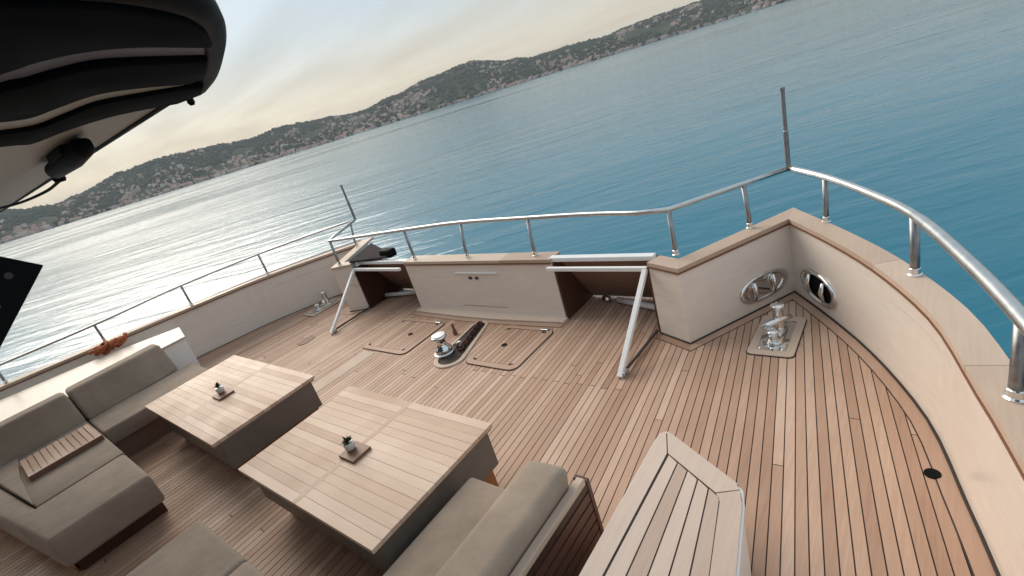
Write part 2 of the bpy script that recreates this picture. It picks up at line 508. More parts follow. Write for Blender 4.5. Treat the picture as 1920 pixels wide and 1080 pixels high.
# woods on the hills, one mass
bm = bmesh.new()
verts, faces = [], []
rng = random.Random(3)
OCT = [(1, 0, 0), (0, 1, 0), (-1, 0, 0), (0, -1, 0)]
def blob(p, r, h):
    b = len(verts)
    rot = rng.random() * 6.28
    for k in range(5):
        a = rot + k * 1.2566
        q = r * rng.uniform(0.75, 1.2)
        verts.append((p.x + q * math.cos(a), p.y + q * math.sin(a), p.z + h * rng.uniform(0.3, 0.55)))
    verts.append((p.x, p.y, p.z + h)); verts.append((p.x, p.y, p.z - 2))
    for k in range(5):
        j = (k + 1) % 5
        faces.append((b + k, b + j, b + 5)); faces.append((b + j, b + k, b + 6))
for i in range(15000):
    az = rng.uniform(-100, 10)
    t = rng.random() ** 0.8 if i % 4 else rng.uniform(0.93, 1.0)
    dens = noise.noise((az * 0.35, t * 4, 7.7))
    if dens < -0.22 and t < 0.9: continue
    p = hill_point(az, t)
    s = rng.uniform(6, 13)
    blob(p, s, s * rng.uniform(0.9, 1.5))
me = bpy.data.meshes.new('hillside_woods')
bm.free()
me.from_pydata(verts, [], faces); me.materials.append(M['trees'])
woods = bpy.data.objects.new('hillside_woods', me); col.objects.link(woods)
tag(woods, 'dark green woods covering the far hills', 'woods', kind='stuff')

# houses on the hillside
def house_bm(bm, w, d, h, rh, loc=(0, 0, 0), rot=0.0):
    c, s = math.cos(rot), math.sin(rot)
    def P(x, y, z): return bm.verts.new((loc[0] + c * x - s * y, loc[1] + s * x + c * y, loc[2] + z))
    a = [P(-w, -d, -6), P(w, -d, -6), P(w, d, -6), P(-w, d, -6)]
    b = [P(-w, -d, h), P(w, -d, h), P(w, d, h), P(-w, d, h)]
    for i in range(4):
        j = (i + 1) % 4
        f = bm.faces.new((a[i], a[j], b[j], b[i])); f.material_index = 0
    o = 1.08
    e = [P(-w * o, -d * o, h), P(w * o, -d * o, h), P(w * o, d * o, h), P(-w * o, d * o, h)]
    r1, r2 = P(-w * 0.55, 0, h + rh), P(w * 0.55, 0, h + rh)
    for f in ((e[0], e[1], r2, r1), (e[2], e[3], r1, r2), (e[1], e[2], r2), (e[3], e[0], r1), (e[0], e[3], e[2], e[1])):
        bm.faces.new(f).material_index = 1
def cluster(az, t):
    return noise.noise((az * 0.22, t * 2.2, 1.3)) + 0.35 * noise.noise((az * 0.9, t * 6, 4.4))
spots = []
while len(spots) < 2300:
    az = rng.uniform(-92, 4)
    t = rng.random() ** 1.35 * 0.93
    if rng.random() < 0.12: t = rng.uniform(0.005, 0.03)
    elif cluster(az, t) < -0.02: continue
    spots.append((az, t))
def vis_size(s):
    p = hill_point(*s); return -p.length if -84.9 <= s[0] <= -9.5 else -1e9
spots.sort(key=vis_size, reverse=True)
house_meshes = []
for k, (w, d, h, rh) in enumerate(((7, 5, 7, 3), (9, 6, 9, 3), (6, 6, 11, 2.5), (12, 6, 12, 2.5), (5, 4.5, 6, 3))):
    bm = bmesh.new(); house_bm(bm, w, d, h, rh)
    bmesh.ops.recalc_face_normals(bm, faces=bm.faces[:])
    me = bpy.data.meshes.new('hillside_house'); bm.to_mesh(me); bm.free()
    me.materials.append(M['hwall']); me.materials.append(M['hroof'])
    house_meshes.append(me)
for i, s in enumerate(spots[:290]):
    o = bpy.data.objects.new('hillside_house', house_meshes[rng.randrange(5)])
    col.objects.link(o)
    o.location = hill_point(*s); o.rotation_euler.z = R(-s[0]) + rng.uniform(-0.6, 0.6)
    q = rng.uniform(0.6, 1.0); o.scale = (q, q, q)
    tag(o, 'tiny pale house near the waterline of the far wooded hills', 'house', 'houses along the far shore')
bm = bmesh.new()
for s in spots[290:]:
    q = rng.uniform(0.55, 0.95)
    w, d, h, rh = rng.choice(((7, 5, 7, 3), (9, 6, 9, 3), (6, 6, 11, 2.5), (12, 6, 12, 2.5), (5, 4.5, 6, 3)))
    house_bm(bm, w * q, d * q, h * q, rh * q, hill_point(*s), R(-s[0]) + rng.uniform(-0.6, 0.6))
o = new_obj('hillside_town', bm, None, mats=['hwall', 'hroof'])
tag(o, 'mass of tiny houses spread up the far hills', 'houses', kind='stuff')

# ------------------------------------------------------------------ hull
def zcap_port(y):
    if y > 3.3: return 0.709 - (y - 3.3) * 0.007
    return 0.709 + (3.3 - y) * 0.0115
ZC = 0.68
hull = empty('yacht_hull', 'white outer hull of the yacht under the foredeck', 'hull')
OUT_S = [tuple(p) for p in offset2(SIDE, -0.15)]
for sgn in (1, -1):
    bm = bmesh.new()
    path = [(sgn * p[0], p[1]) for p in OUT_S]
    lev = [(0.66, 0.0), (0.0, 0.06), (-1.6, 0.5), (-3.4, 1.1)]
    rows = []
    for z, inn in lev:
        rows.append([bm.verts.new((x - sgn * inn * min(1, abs(x) / 3), y - inn * 0.25 * (y + 1.7) / 6.3, z + (0.1 if sgn < 0 and z > 0.5 else 0))) for x, y in path])
    front = [((sgn * q[0]), q[1]) for q in ((OUT_S[-1][0], OUT_S[-1][1]), (2.5, 3.78), (1.18, 4.45), (0, 4.5))]
    for a, b in zip(rows, rows[1:]):
        for i in range(len(a) - 1): bm.faces.new((a[i], a[i + 1], b[i + 1], b[i]))
    new_obj('side_plating', bm, 'hullwhite', hull, smooth=True)
bm = bmesh.new()
bowx = [(3.28, 4.78), (2.62, 3.78), (2.3, 4.5), (1.2, 4.5), (0, 4.52), (-1.2, 4.5), (-2.3, 4.5), (-2.62, 3.78), (-3.28, 4.78)]
r0 = [bm.verts.new((x, y, 0.0)) for x, y in bowx]
r1 = [bm.verts.new((x * 0.85, y - 0.3, -3.4)) for x, y in bowx]
for i in range(len(bowx) - 1): bm.faces.new((r0[i], r0[i + 1], r1[i + 1], r1[i]))
new_obj('bow_plating', bm, 'hullwhite', hull)

# ------------------------------------------------------------------ deck
half = [(GATE[0], 4.36), (GATE[0], GATE[1]), BEND, SIDE[-1]] + [tuple(p) for p in SIDE[::-1][1:]]
trans = [(TRX, 3.8), (TRX, 4.36)]
outline = [(-x, y) for x, y in half[::-1]] + [(-TRX, 4.36), (-TRX, 3.8)] + trans + half
bm = bmesh.new()
prism(bm, outline, -0.06, -0.0045)
deck = new_obj('deck', bm, 'caulk')
tag(deck, kind='structure')

def inside(x, y, poly):
    c = False
    j = len(poly) - 1
    for i in range(len(poly)):
        xi, yi = poly[i]; xj, yj = poly[j]
        if (yi > y) != (yj > y) and x < (xj - xi) * (y - yi) / (yj - yi) + xi: c = not c
        j = i
    return c
PITCH, GAP, KCON = 0.0605, 0.0065, 0.045
def px_line(s, y): return s * (1 - KCON * (y - 2))
def span(s):
    ys = [-1.3 + 0.012 * i for i in range(475)]
    best, cur = None, None
    for y in ys:
        if inside(px_line(s, y), y, outline):
            cur = [y, y] if cur is None else [cur[0], y]
            if best is None or cur[1] - cur[0] > best[1] - best[0]: best = cur
        else: cur = None
    return best
np_ = 74
prng = random.Random(11)
for i in range(-np_, np_):
    s0, s1 = i * PITCH + GAP / 2, (i + 1) * PITCH - GAP / 2
    a, b = span(s0), span(s1)
    if a is None or b is None or a[1] - a[0] < 0.15 or b[1] - b[0] < 0.15: continue
    sm = (s0 + s1) / 2
    lo, hi = max(a[0], b[0]), min(a[1], b[1])
    if 0.7 < sm < 2.45 and i % 2 == 0: cut = 2.72 + 0.05 * (sm - 0.7) + 0.03 * prng.random()
    else: cut = prng.uniform(lo + 0.2, hi - 0.2) if hi - lo > 1.2 else None
    def mk(l0, l1, r0, r1):
        bm = bmesh.new()
        K = 2
        L, Rr = [], []
        A, B, C_, D = [], [], [], []
        e = 0.0012
        for k in range(K + 1):
            t = k / K
            yl, yr = l0 + (l1 - l0) * t, r0 + (r1 - r0) * t
            xl, xr = px_line(s0, yl), px_line(s1, yr)
            dz = prng.uniform(-0.0006, 0.0006)
            A.append((xl, yl, -0.012)); B.append((xl, yl, dz)); C_.append((xr, yr, dz)); D.append((xr, yr, -0.012))
        quadstrip(bm, A, B, C_, D)
        new_obj('plank', bm, 'deck', deck)
    if cut is None:
        mk(a[0], a[1], b[0], b[1])
    else:
        mk(a[0], cut - 0.003, b[0], cut - 0.003); mk(cut + 0.003, a[1], cut + 0.003, b[1])

# margin boards following the bulwark foot
def board(name, inner, outer, z0, z1, mat, parent):
    bm = bmesh.new()
    z0s = z0 if callable(z0) else (lambda y: z0)
    z1s = z1 if callable(z1) else (lambda y: z1)
    quadstrip(bm, [(p[0], p[1], z0s(p[1])) for p in outer], [(p[0], p[1], z1s(p[1])) for p in outer],
              [(p[0], p[1], z1s(p[1])) for p in inner], [(p[0], p[1], z0s(p[1])) for p in inner])
    return new_obj(name, bm, mat, parent)
def resample(path, n):
    P = [Vector((p[0], p[1])) for p in path]
    L = [0]
    for a, b in zip(P, P[1:]): L.append(L[-1] + (b - a).length)
    out = []
    for k in range(n + 1):
        t = L[-1] * k / n
        i = max(j for j in range(len(L)) if L[j] <= t + 1e-9)
        if i >= len(P) - 1: out.append(tuple(P[-1])); continue
        u = (t - L[i]) / (L[i + 1] - L[i]); out.append(tuple(P[i].lerp(P[i + 1], u)))
    return out
for sgn in (1, -1):
    full = [(sgn * p[0], p[1]) for p in resample(SIDE, 36)] 
    corner = [(sgn * SIDE[-1][0], SIDE[-1][1]), (sgn * BEND[0], BEND[1]), (sgn * GATE[0], GATE[1])]
    d = 0.085 * sgn
    inn = offset2(full + corner[1:], d)
    seal = offset2(full + corner[1:], d + 0.007 * sgn)
    outp = full + corner[1:]
    cuts = [0, 8, 15, 22, 29, 36, 37, 38]
    for a, b in zip(cuts, cuts[1:]):
        board('margin_board', inn[a:b + 1], outp[a:b + 1], -0.01, 0.0035, 'margin', deck)
    board('caulk_line', seal, offset2(outp, 0.05 * sgn), -0.01, 0.0018, 'caulk', deck)
    fl = offset2(outp, 0.014 * sgn)
    board('foot_seal', fl, outp, 0.0, 0.012, 'caulk', deck)
# raised step board along the foot of the bow panel
arc = [(-TRX - 0.02 + (2 * TRX + 0.04) * k / 10, 3.70 - 0.05 * math.cos((k / 10 - 0.5) * math.pi)) for k in range(11)]
board('step_board', arc, [(p[0], 3.80) for p in arc], -0.01, 0.03, 'pale', deck)
arc2 = [(p[0], p[1] - 0.07) for p in arc]
board('step_board', arc2, [(p[0], p[1] - 0.006) for p in arc], -0.01, 0.012, 'margin', deck)
# wide pale king board on the port side of the deck
bm = bmesh.new()
prism(bm, [(px_line(-1.17, 1.45), 1.45), (px_line(-0.95, 1.45), 1.45), (px_line(-0.95, 2.74), 2.74), (px_line(-1.17, 2.74), 2.74)], -0.01, 0.004)
new_obj('king_board', bm, 'pale', deck)
# flush scupper near the starboard side
bm = bmesh.new(); lathe(bm, [(0.036, -0.005), (0.036, 0.006), (0.030, 0.0075)], (4.165, 2.57, 0), 20)
sc = new_obj('deck_drain', bm, 'matblack', smooth=False)
tag(sc, 'round black drain in the deck beside the starboard margin board', 'drain')
bm = bmesh.new(); prism(bm, rrect(-2.62, -2.44, 2.62, 2.86, 0.07), 0.0, 0.008)
o = new_obj('deck_plate', bm, 'trim'); tag(o, 'brown oblong plate set in the deck before the port gate brace', 'deck plate')

# ------------------------------------------------------------------ bulwarks
def bulwark(sgn, label):
    root = empty('bulwark', label, 'bulwark')
    zc = (lambda y: ZC) if sgn > 0 else zcap_port
    side = [(sgn * p[0], p[1]) for p in resample(SIDE, 40)]
    outs = offset2(side, -0.14 * sgn)
    board('lining_panel', side, outs, -0.02, zc, 'laminate', root)
    # corner wing panel
    wing = [(sgn * SIDE[-1][0], SIDE[-1][1]), (sgn * BEND[0], BEND[1])]
    w2 = [(sgn * BEND[0], BEND[1]), (sgn * GATE[0], GATE[1])]
    allw = [wing[0], wing[1], w2[1]]
    wo = offset2(allw, -0.11 * sgn)
    zw = (lambda y: ZC) if sgn > 0 else (lambda y: 0.70)
    board('corner_panel', allw[:2], wo[:2], -0.02, zw, 'laminate', root)
    board('gate_jamb', allw[1:], wo[1:], -0.02, zw, 'laminate', root)
    # cap boards
    path = side + allw[1:]
    ci = offset2(path, 0.012 * sgn); co = offset2(path, -0.15 * sgn)
    tr = offset2(path, 0.008 * sgn)
    zz = lambda y: zc(y) + 0.001
    zt = lambda y: zc(y) + 0.036
    cuts = [0, 6, 12, 19, 26, 33, 40, 41, 42]
    for a, b in zip(cuts, cuts[1:]):
        ii, oo = [Vector(p) for p in ci[a:b + 1]], [Vector(p) for p in co[a:b + 1]]
        if b < 40:
            ii[-1] = ii[-1].lerp(ii[-2], 0.02); oo[-1] = oo[-1].lerp(oo[-2], 0.02)
        if sgn > 0: f0, f1 = (lambda y: ZC + 0.001), (lambda y: ZC + 0.036)
        else: f0, f1 = zz, zt
        if a >= 40 and sgn < 0: f0, f1 = (lambda y: 0.701), (lambda y: 0.736)
        board('cap_board', ii, oo, f0, f1, 'cap', root)
    board('cap_trim', offset2(path, 0.016 * sgn), path, (lambda y: (zc(y) if y < 4.4 or True else 0.7) - 0.016), (lambda y: zc(y) - 0.001), 'trim', root) if sgn > 0 else \
        board('cap_trim', offset2(side, 0.016 * sgn), side, (lambda y: zc(y) - 0.016), (lambda y: zc(y) - 0.001), 'trim', root)
    return root
bw_s = bulwark(1, 'cream bulwark curving along the starboard side to the near bow corner')
bw_p = bulwark(-1, 'pale bulwark along the far port side behind the sofa')

bow = empty('bow_bulwark', 'cream panel closing the middle of the bow between two gates', 'bulwark')
bm = bmesh.new(); box(bm, -TRX, TRX, TRY, TRY + 0.16, -0.02, ZC)
new_obj('panel', bm, 'laminate', bow)
for a, b in ((-TRX, -0.35), (-0.347, 0.5), (0.503, TRX)):
    bm = bmesh.new(); box(bm, a, b, TRY - 0.015, TRY + 0.19, ZC + 0.001, ZC + 0.036); new_obj('cap_board', bm, 'cap', bow)
bm = bmesh.new(); box(bm, -TRX, TRX, TRY - 0.018, TRY, ZC - 0.016, ZC - 0.001); new_obj('cap_trim', bm, 'trim', bow)
bm = bmesh.new(); box(bm, -0.27, 0.40, TRY - 0.02, TRY, 0.548, 0.568); new_obj('light_strip', bm, 'white', bow, bevel=0.004)
for x in (-0.045, 0.06):
    bm = bmesh.new(); box(bm, x - 0.022, x + 0.022, TRY - 0.012, TRY, 0.475, 0.505); new_obj('vent', bm, 'darkgrey', bow)
bm = bmesh.new(); box(bm, -0.33, 0.40, TRY - 0.004, TRY, 0.105, 0.118); new_obj('seam_strip', bm, 'cap', bow)

# gates in the bow: dark recess, sloping cover, white bars and a brace that folds inboard
def gate(sgn, label):
    root = empty('bow_gate', label, 'gate')
    X0, X1 = TRX, GATE[0]
    for x, t in ((X0 + 0.003, 0.02), (X1 - 0.023, 0.02)):
        bm = bmesh.new()
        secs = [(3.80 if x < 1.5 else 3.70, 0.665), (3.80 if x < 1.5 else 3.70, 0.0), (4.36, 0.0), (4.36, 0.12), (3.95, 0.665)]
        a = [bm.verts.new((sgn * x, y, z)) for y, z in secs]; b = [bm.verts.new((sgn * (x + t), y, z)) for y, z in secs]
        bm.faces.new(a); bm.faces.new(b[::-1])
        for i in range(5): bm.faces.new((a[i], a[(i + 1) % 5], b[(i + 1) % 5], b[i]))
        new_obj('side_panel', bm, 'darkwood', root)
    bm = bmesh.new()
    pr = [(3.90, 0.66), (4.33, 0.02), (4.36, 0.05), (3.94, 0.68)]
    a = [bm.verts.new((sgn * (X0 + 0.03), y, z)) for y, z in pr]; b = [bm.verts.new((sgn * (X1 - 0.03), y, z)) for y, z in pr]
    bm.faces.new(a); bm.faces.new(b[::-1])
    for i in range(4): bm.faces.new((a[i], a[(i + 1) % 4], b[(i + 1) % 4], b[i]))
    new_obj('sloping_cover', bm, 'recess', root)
    xa, xb = sorted((sgn * (X0 - 0.03), sgn * (X1 + 0.0)))
    bm = bmesh.new(); box(bm, xa, xb, 3.80, 3.88, 0.675, 0.722); new_obj('top_bar', bm, 'white', root, bevel=0.008)
    xa, xb = sorted((sgn * (X0 - 0.0), sgn * (X1 - 0.02)))
    bm = bmesh.new(); box(bm, xa, xb, 3.675, 3.715, 0.628, 0.668); new_obj('top_bar', bm, 'white', root, bevel=0.006)
    bm = bmesh.new(); tube(bm, [(sgn * 1.60, 4.20, 0.045), (sgn * 2.23, 4.02, 0.06)], 0.032, 12); new_obj('pipe', bm, 'white', root, smooth=True)
    bm = bmesh.new(); tube(bm, [(sgn * 1.42, 4.22, 0.045), (sgn * 1.50, 4.20, 0.045)], 0.036, 12); new_obj('pipe_end', bm, 'chrome', root, smooth=True)
    # brace
    bm = bmesh.new()
    p0, p1 = Vector((sgn * 2.235, 3.685, 0.645)), Vector((sgn * 2.20, 2.955, 0.012))
    d = (p1 - p0).normalized(); nrm = Vector((1, 0, 0)); u = d.cross(nrm).normalized()
    def sec(p): return [p + nrm * 0.022 + u * 0.018, p + nrm * 0.022 - u * 0.018, p - nrm * 0.022 - u * 0.018, p - nrm * 0.022 + u * 0.018]
    s0, s1 = sec(p0), sec(p1)
    quadstrip(bm, [s0[0], s1[0]], [s0[1], s1[1]], [s0[2], s1[2]], [s0[3], s1[3]])
    new_obj('brace', bm, 'white', root, bevel=0.004)
    bm = bmesh.new(); tube(bm, [(sgn * 2.215, 2.99, 0.03), (sgn * 2.24, 3.68, 0.03)], 0.013, 8); new_obj('foot_line', bm, 'darkgrey', root, smooth=True)  # thin dark tube just above the deck, brace foot to gate
    bm = bmesh.new(); box(bm, sgn * 2.215 - 0.03, sgn * 2.215 + 0.03, 2.97, 3.05, 0.004, 0.05); new_obj('hinge_block', bm, 'steel', root, bevel=0.008)
    return root
gate(1, 'open bow gate with white brace nearest the starboard corner')
gate(-1, 'open bow gate with white brace on the far port side')

# dark lid and block outside the port gate
bm = bmesh.new()
P = [(-2.33, 3.72, 0.765), (-2.69, 4.42, 0.775), (-2.02, 4.14, 0.77), (-1.60, 3.86, 0.765)]
a = [bm.verts.new(p) for p in P]; b = [bm.verts.new((p[0], p[1], p[2] - 0.03)) for p in P]
bm.faces.new(a); bm.faces.new(b[::-1])
for i in range(4): bm.faces.new((a[i], a[(i + 1) % 4], b[(i + 1) % 4], b[i]))
o = new_obj('locker_lid', bm, 'matgrey', bevel=0.006); tag(o, 'dark grey board leaning outside the port bow gate', 'lid')
bm = bmesh.new(); box(bm, -1.80, -1.56, 3.89, 4.02, 0.725, 0.84)
o = new_obj('fender_block', bm, 'matblack', bevel=0.02, seg=3); tag(o, 'small black block on the bow edge beside the grey board', 'fender')

# ------------------------------------------------------------------ guard rail
rail = empty('guard_rail', 'stainless guard rail running round the bow on slim stanchions', 'railing')
right = [(4.95, -1.2, 1.06), (4.80, 0.3, 1.065), (4.62, 1.3, 1.07), (4.402, 2.334, 1.076), (4.24, 2.92, 1.088), (4.065, 3.44, 1.096), (3.875, 3.83, 1.092), (3.53, 4.39, 1.086), (3.19, 4.76, 1.10)]
mid = [(2.925, 4.40, 1.114), (2.46, 3.85, 1.118), (2.20, 3.82, 1.119), (1.652, 3.90, 1.12), (0.91, 3.93, 1.125), (-0.10, 3.95, 1.132), (-1.02, 3.865, 1.126), (-2.0, 3.74, 1.118), (-2.50, 3.665, 1.116), (-2.70, 3.88, 1.112), (-3.2, 4.64, 1.118)]
left = [(-3.2, 4.64, 1.118), (-3.62, 4.10, 1.112), (-4.069, 3.30, 1.105), (-4.419, 2.213, 1.09), (-4.68, 1.113, 1.035), (-4.90, 0.10, 1.02), (-5.1, -1.3, 1.02)]
bm = bmesh.new()
pr = spline(right, 6)
tube(bm, pr, [0.031 if p.y < 3.4 else 0.026 for p in pr], 14)
new_obj('top_rail', bm, 'steel', rail, smooth=True)
pm = [Vector(right[-1])] + spline(mid[:2], 3)[0:] + spline(mid[2:8], 5) + [Vector(p) for p in mid[8:]]
RAILS = [pr, pm, spline(left, 5)]
bm = bmesh.new(); tube(bm, pm, 0.022, 12)
new_obj('top_rail', bm, 'steel', rail, smooth=True)
bm = bmesh.new(); tube(bm, spline(left, 5), 0.016, 12); new_obj('top_rail', bm, 'steel', rail, smooth=True)
STA = [(4.065, 3.463, 0.715, 0, 0.025), (4.405, 2.334, 0.715, 0, 0.028), (4.66, 1.15, 0.715, 0, 0.028), (3.492, 4.43, 0.715, 0, 0.021), (2.93, 4.38, 0.715, 0, 0.020), (2.469, 3.83, 0.715, 0, 0.020),
       (0.928, 3.885, 0.715, 0, 0.018), (-0.082, 3.89, 0.715, 0, 0.018), (-1.035, 3.87, 0.715, 0, 0.018),
       (-2.503, 3.665, 0.736, 0, 0.019), (-3.11, 4.42, 0.737, 0, 0.017), (-4.069, 3.301, 0.745, 0, 0.016), (-4.425, 2.213, 0.761, 0, 0.016), (-4.683, 1.113, 0.771, 0, 0.016), (-4.88, 0.05, 0.78, 0, 0.016)]
def rail_at(x, y):
    best = None
    for pl in RAILS:
        for a, b in zip(pl, pl[1:]):
            for k in range(13):
                p = a.lerp(b, k / 12); d = (p.x - x) ** 2 + (p.y - y) ** 2
                if best is None or d < best[0]: best = (d, p)
    return best[1]
for x, y, z0, z1, r in STA:
    q = rail_at(x, y)
    bm = bmesh.new(); tube(bm, [(x, y, z0 + 0.001), (x, y, z0 + 0.1), (q.x, q.y, q.z)], r, 12)
    st = new_obj('stanchion', bm, 'dullsteel', rail, smooth=True)
    bm = bmesh.new(); lathe(bm, [(r * 1.55, 0.0), (r * 1.55, 0.008), (r * 1.25, 0.014), (r * 1.18, 0.045), (r * 1.02, 0.048)], (x, y, z0 + 0.001), 18)
    new_obj('base_flange', bm, 'chrome', st, smooth=False)
for x, y, z0, z1, lb in ((3.185, 4.76, 1.118, 1.775, 'thin dark steel staff on the starboard bow corner'), (-3.205, 4.645, 1.13, 1.72, 'thin dark steel staff on the far port bow corner')):
    bm = bmesh.new(); lathe(bm, [(0.021, 0.0), (0.021, 0.30), (0.017, 0.31), (0.016, z1 - z0 - 0.03), (0.020, z1 - z0 - 0.02), (0.018, z1 - z0)], (x, y, z0), 14)
    o = new_obj('bow_staff', bm, 'dullsteel', smooth=False); tag(o, lb, 'staff')

# ------------------------------------------------------------------ fairleads in the corner panels
def fairlead(A, B, s, z, lx, lz, tilt, label, inset_n):
    """oval mooring fairlead on the wall A-B at distance s, height z"""
    A, B = Vector((A[0], A[1], 0)), Vector((B[0], B[1], 0))
    e = (B - A).normalized(); c = A + e * s + Vector((0, 0, z))
    n = Vector(inset_n) - e * Vector(inset_n).dot(e); n.normalize()
    up = Vector((0, 0, 1))
    root = empty('mooring_fairlead', label, 'fairlead', 'oval mooring fairleads in the bow corners')
    ct, st = math.cos(tilt), math.sin(tilt)
    def P(a, ka, off):
        x, y = lx * ka * math.copysign(abs(math.cos(a)) ** 0.8, math.cos(a)), lz * ka * math.sin(a)
        return c + e * (x * ct - y * st) + up * (x * st + y * ct) + n * off
    K = 32
    bm = bmesh.new()
    prof = [(1.0, 0.001), (1.0, 0.014), (0.93, 0.022), (0.80, 0.018), (0.74, 0.004)]
    rg = [[bm.verts.new(P(2 * math.pi * k / K, ka, off)) for k in range(K)] for ka, off in prof]
    for a, b in zip(rg, rg[1:]):
        for k in range(K): bm.faces.new((a[k], a[(k + 1) % K], b[(k + 1) % K], b[k]))
    new_obj('rim', bm, 'chrome', root, smooth=True)
    bm = bmesh.new()
    v = [bm.verts.new(P(2 * math.pi * k / K, 0.75, 0.003)) for k in range(K)]; bm.faces.new(v)
    new_obj('throat', bm, 'chrome' if s > 0.7 else 'matblack', root)  # flat face; matt black stands in for the shaded depth of the opening
    for q in (-0.42, 0.36):
        p = c + e * (lx * q * ct) + up * (lx * q * st)
        bm = bmesh.new(); tube(bm, [p - up * lz * 0.62 + n * 0.012, p + n * 0.03, p + up * lz * 0.62 + n * 0.012], [0.018, 0.026, 0.018], 10)
        new_obj('roller', bm, 'chrome', root, smooth=True)
C4, B4, S4 = (3.2, 4.57), BEND, (3.87, 3.6)
fairlead(B4, C4, 0.84, 0.205, 0.275, 0.125, 0.0, 'shiny oval fairlead on the starboard corner panel left of the bollard', (1, -1, 0))
fairlead(C4, (3.55, 4.1), 0.40, 0.21, 0.255, 0.135, -0.05, 'dark oval fairlead on the starboard side panel right of the bollard', (-1, -1, 0))

# ------------------------------------------------------------------ bollards
def bollard(x, y, label, sx=1):
    root = empty('mooring_bollard', label, 'bollard', 'mooring bollards in the bow corners')
    o_, i_ = rrect(x - 0.165, x + 0.165, y - 0.30, y + 0.30, 0.04, 4), rrect(x - 0.105, x + 0.105, y - 0.235, y + 0.235, 0.02, 4)
    bm = bmesh.new(); ring_prism(bm, o_, i_, -0.002, 0.012); new_obj('wood_frame', bm, 'cap', root)
    o2 = rrect(x - 0.172, x + 0.172, y - 0.307, y + 0.307, 0.045, 4)
    bm = bmesh.new(); ring_prism(bm, o2, o_, -0.002, 0.006); new_obj('frame_caulk', bm, 'caulk', root)
    bm = bmesh.new(); prism(bm, i_, 0.0, 0.008); new_obj('base_plate', bm, 'chrome', root)
    bm = bmesh.new(); prism(bm, rrect(x - 0.06, x + 0.06, y - 0.16, y + 0.16, 0.05, 5), 0.008, 0.03); new_obj('pedestal', bm, 'chrome', root, bevel=0.008, seg=3)
    bm = bmesh.new(); lathe(bm, [(0.05, 0.0), (0.042, 0.02), (0.038, 0.17), (0.040, 0.185), (0.055, 0.195), (0.055, 0.208), (0.045, 0.214)], (x, y + 0.09, 0.03), 20); new_obj('post', bm, 'chrome', root, smooth=True)
    bm = bmesh.new(); lathe(bm, [(0.048, 0.0), (0.04, 0.02), (0.036, 0.05), (0.05, 0.066), (0.045, 0.076)], (x - 0.01, y - 0.09, 0.03), 20); new_obj('post', bm, 'chrome', root, smooth=True)
    bm = bmesh.new(); tube(bm, [(x - sx * 0.11, y - 0.02, 0.085), (x - sx * 0.06, y, 0.10), (x + 0.0, y + 0.05, 0.115), (x + sx * 0.09, y + 0.12, 0.125)], [0.022, 0.026, 0.026, 0.018], 12); new_obj('horn', bm, 'chrome', root, smooth=True)
    for qx, qy in ((-0.08, -0.2), (0.08, -0.2), (-0.08, 0.2), (0.08, 0.2)):
        bm = bmesh.new(); lathe(bm, [(0.014, 0), (0.014, 0.006), (0.009, 0.01)], (x + qx, y + qy, 0.008), 10); new_obj('bolt', bm, 'steel', root)
bollard(3.205, 3.79, 'chrome mooring bollard in a wood-framed plate in the starboard bow corner')
bollard(-3.45, 3.62, 'small mooring bollard half hidden behind the port gate brace', -1)

# ------------------------------------------------------------------ hatches, windlass
def hatch(x0, x1, y0, y1, label, hole):
    root = empty('deck_hatch', label, 'hatch', 'flush teak hatches before the bow panel')
    o_, i_ = rrect(x0, x1, y0, y1, 0.09), rrect(x0 + 0.055, x1 - 0.055, y0 + 0.065, y1 - 0.055, 0.06)
    o2 = rrect(x0 - 0.008, x1 + 0.008, y0 - 0.008, y1 + 0.008, 0.095)
    bm = bmesh.new(); ring_prism(bm, o2, o_, 0.0, 0.004); new_obj('frame_caulk', bm, 'caulk', root)
    bm = bmesh.new(); ring_prism(bm, o_, i_, 0.0, 0.013); new_obj('frame', bm, 'margin', root)
    bm = bmesh.new(); prism(bm, i_, 0.001, 0.005); new_obj('lid_caulk', bm, 'caulk', root)
    w = 0.058; n = int((x1 - x0 - 0.11) / w)
    for k in range(n):
        xa = x0 + 0.058 + k * (x1 - x0 - 0.116) / n
        xb = xa + (x1 - x0 - 0.116) / n - 0.007
        e = 0.03 if k in (0, n - 1) else 0.0
        bm = bmesh.new(); box(bm, xa, xb, y0 + 0.072 + e, y1 - 0.062 - e, 0.002, 0.010); new_obj('plank', bm, 'deck', root)
    bm = bmesh.new(); lathe(bm, [(0.032, 0.0), (0.032, 0.014), (0.022, 0.016)], (hole[0], hole[1], 0.0), 16); new_obj('lift_ring', bm, 'matblack', root)
    bm = bmesh.new(); box(bm, x1 - 0.16, x1 - 0.06, y1 - 0.055, y1 - 0.015, 0.013, 0.03); new_obj('hinge', bm, 'steel', root, bevel=0.006)
hatch(0.50, 1.17, 2.82, 3.58, 'flush teak hatch with pale frame to starboard of the chain slot', (0.76, 3.2))
hatch(-1.27, -0.42, 2.78, 3.52, 'flush teak hatch with pale frame to port of the chain slot', (-0.74, 3.18))

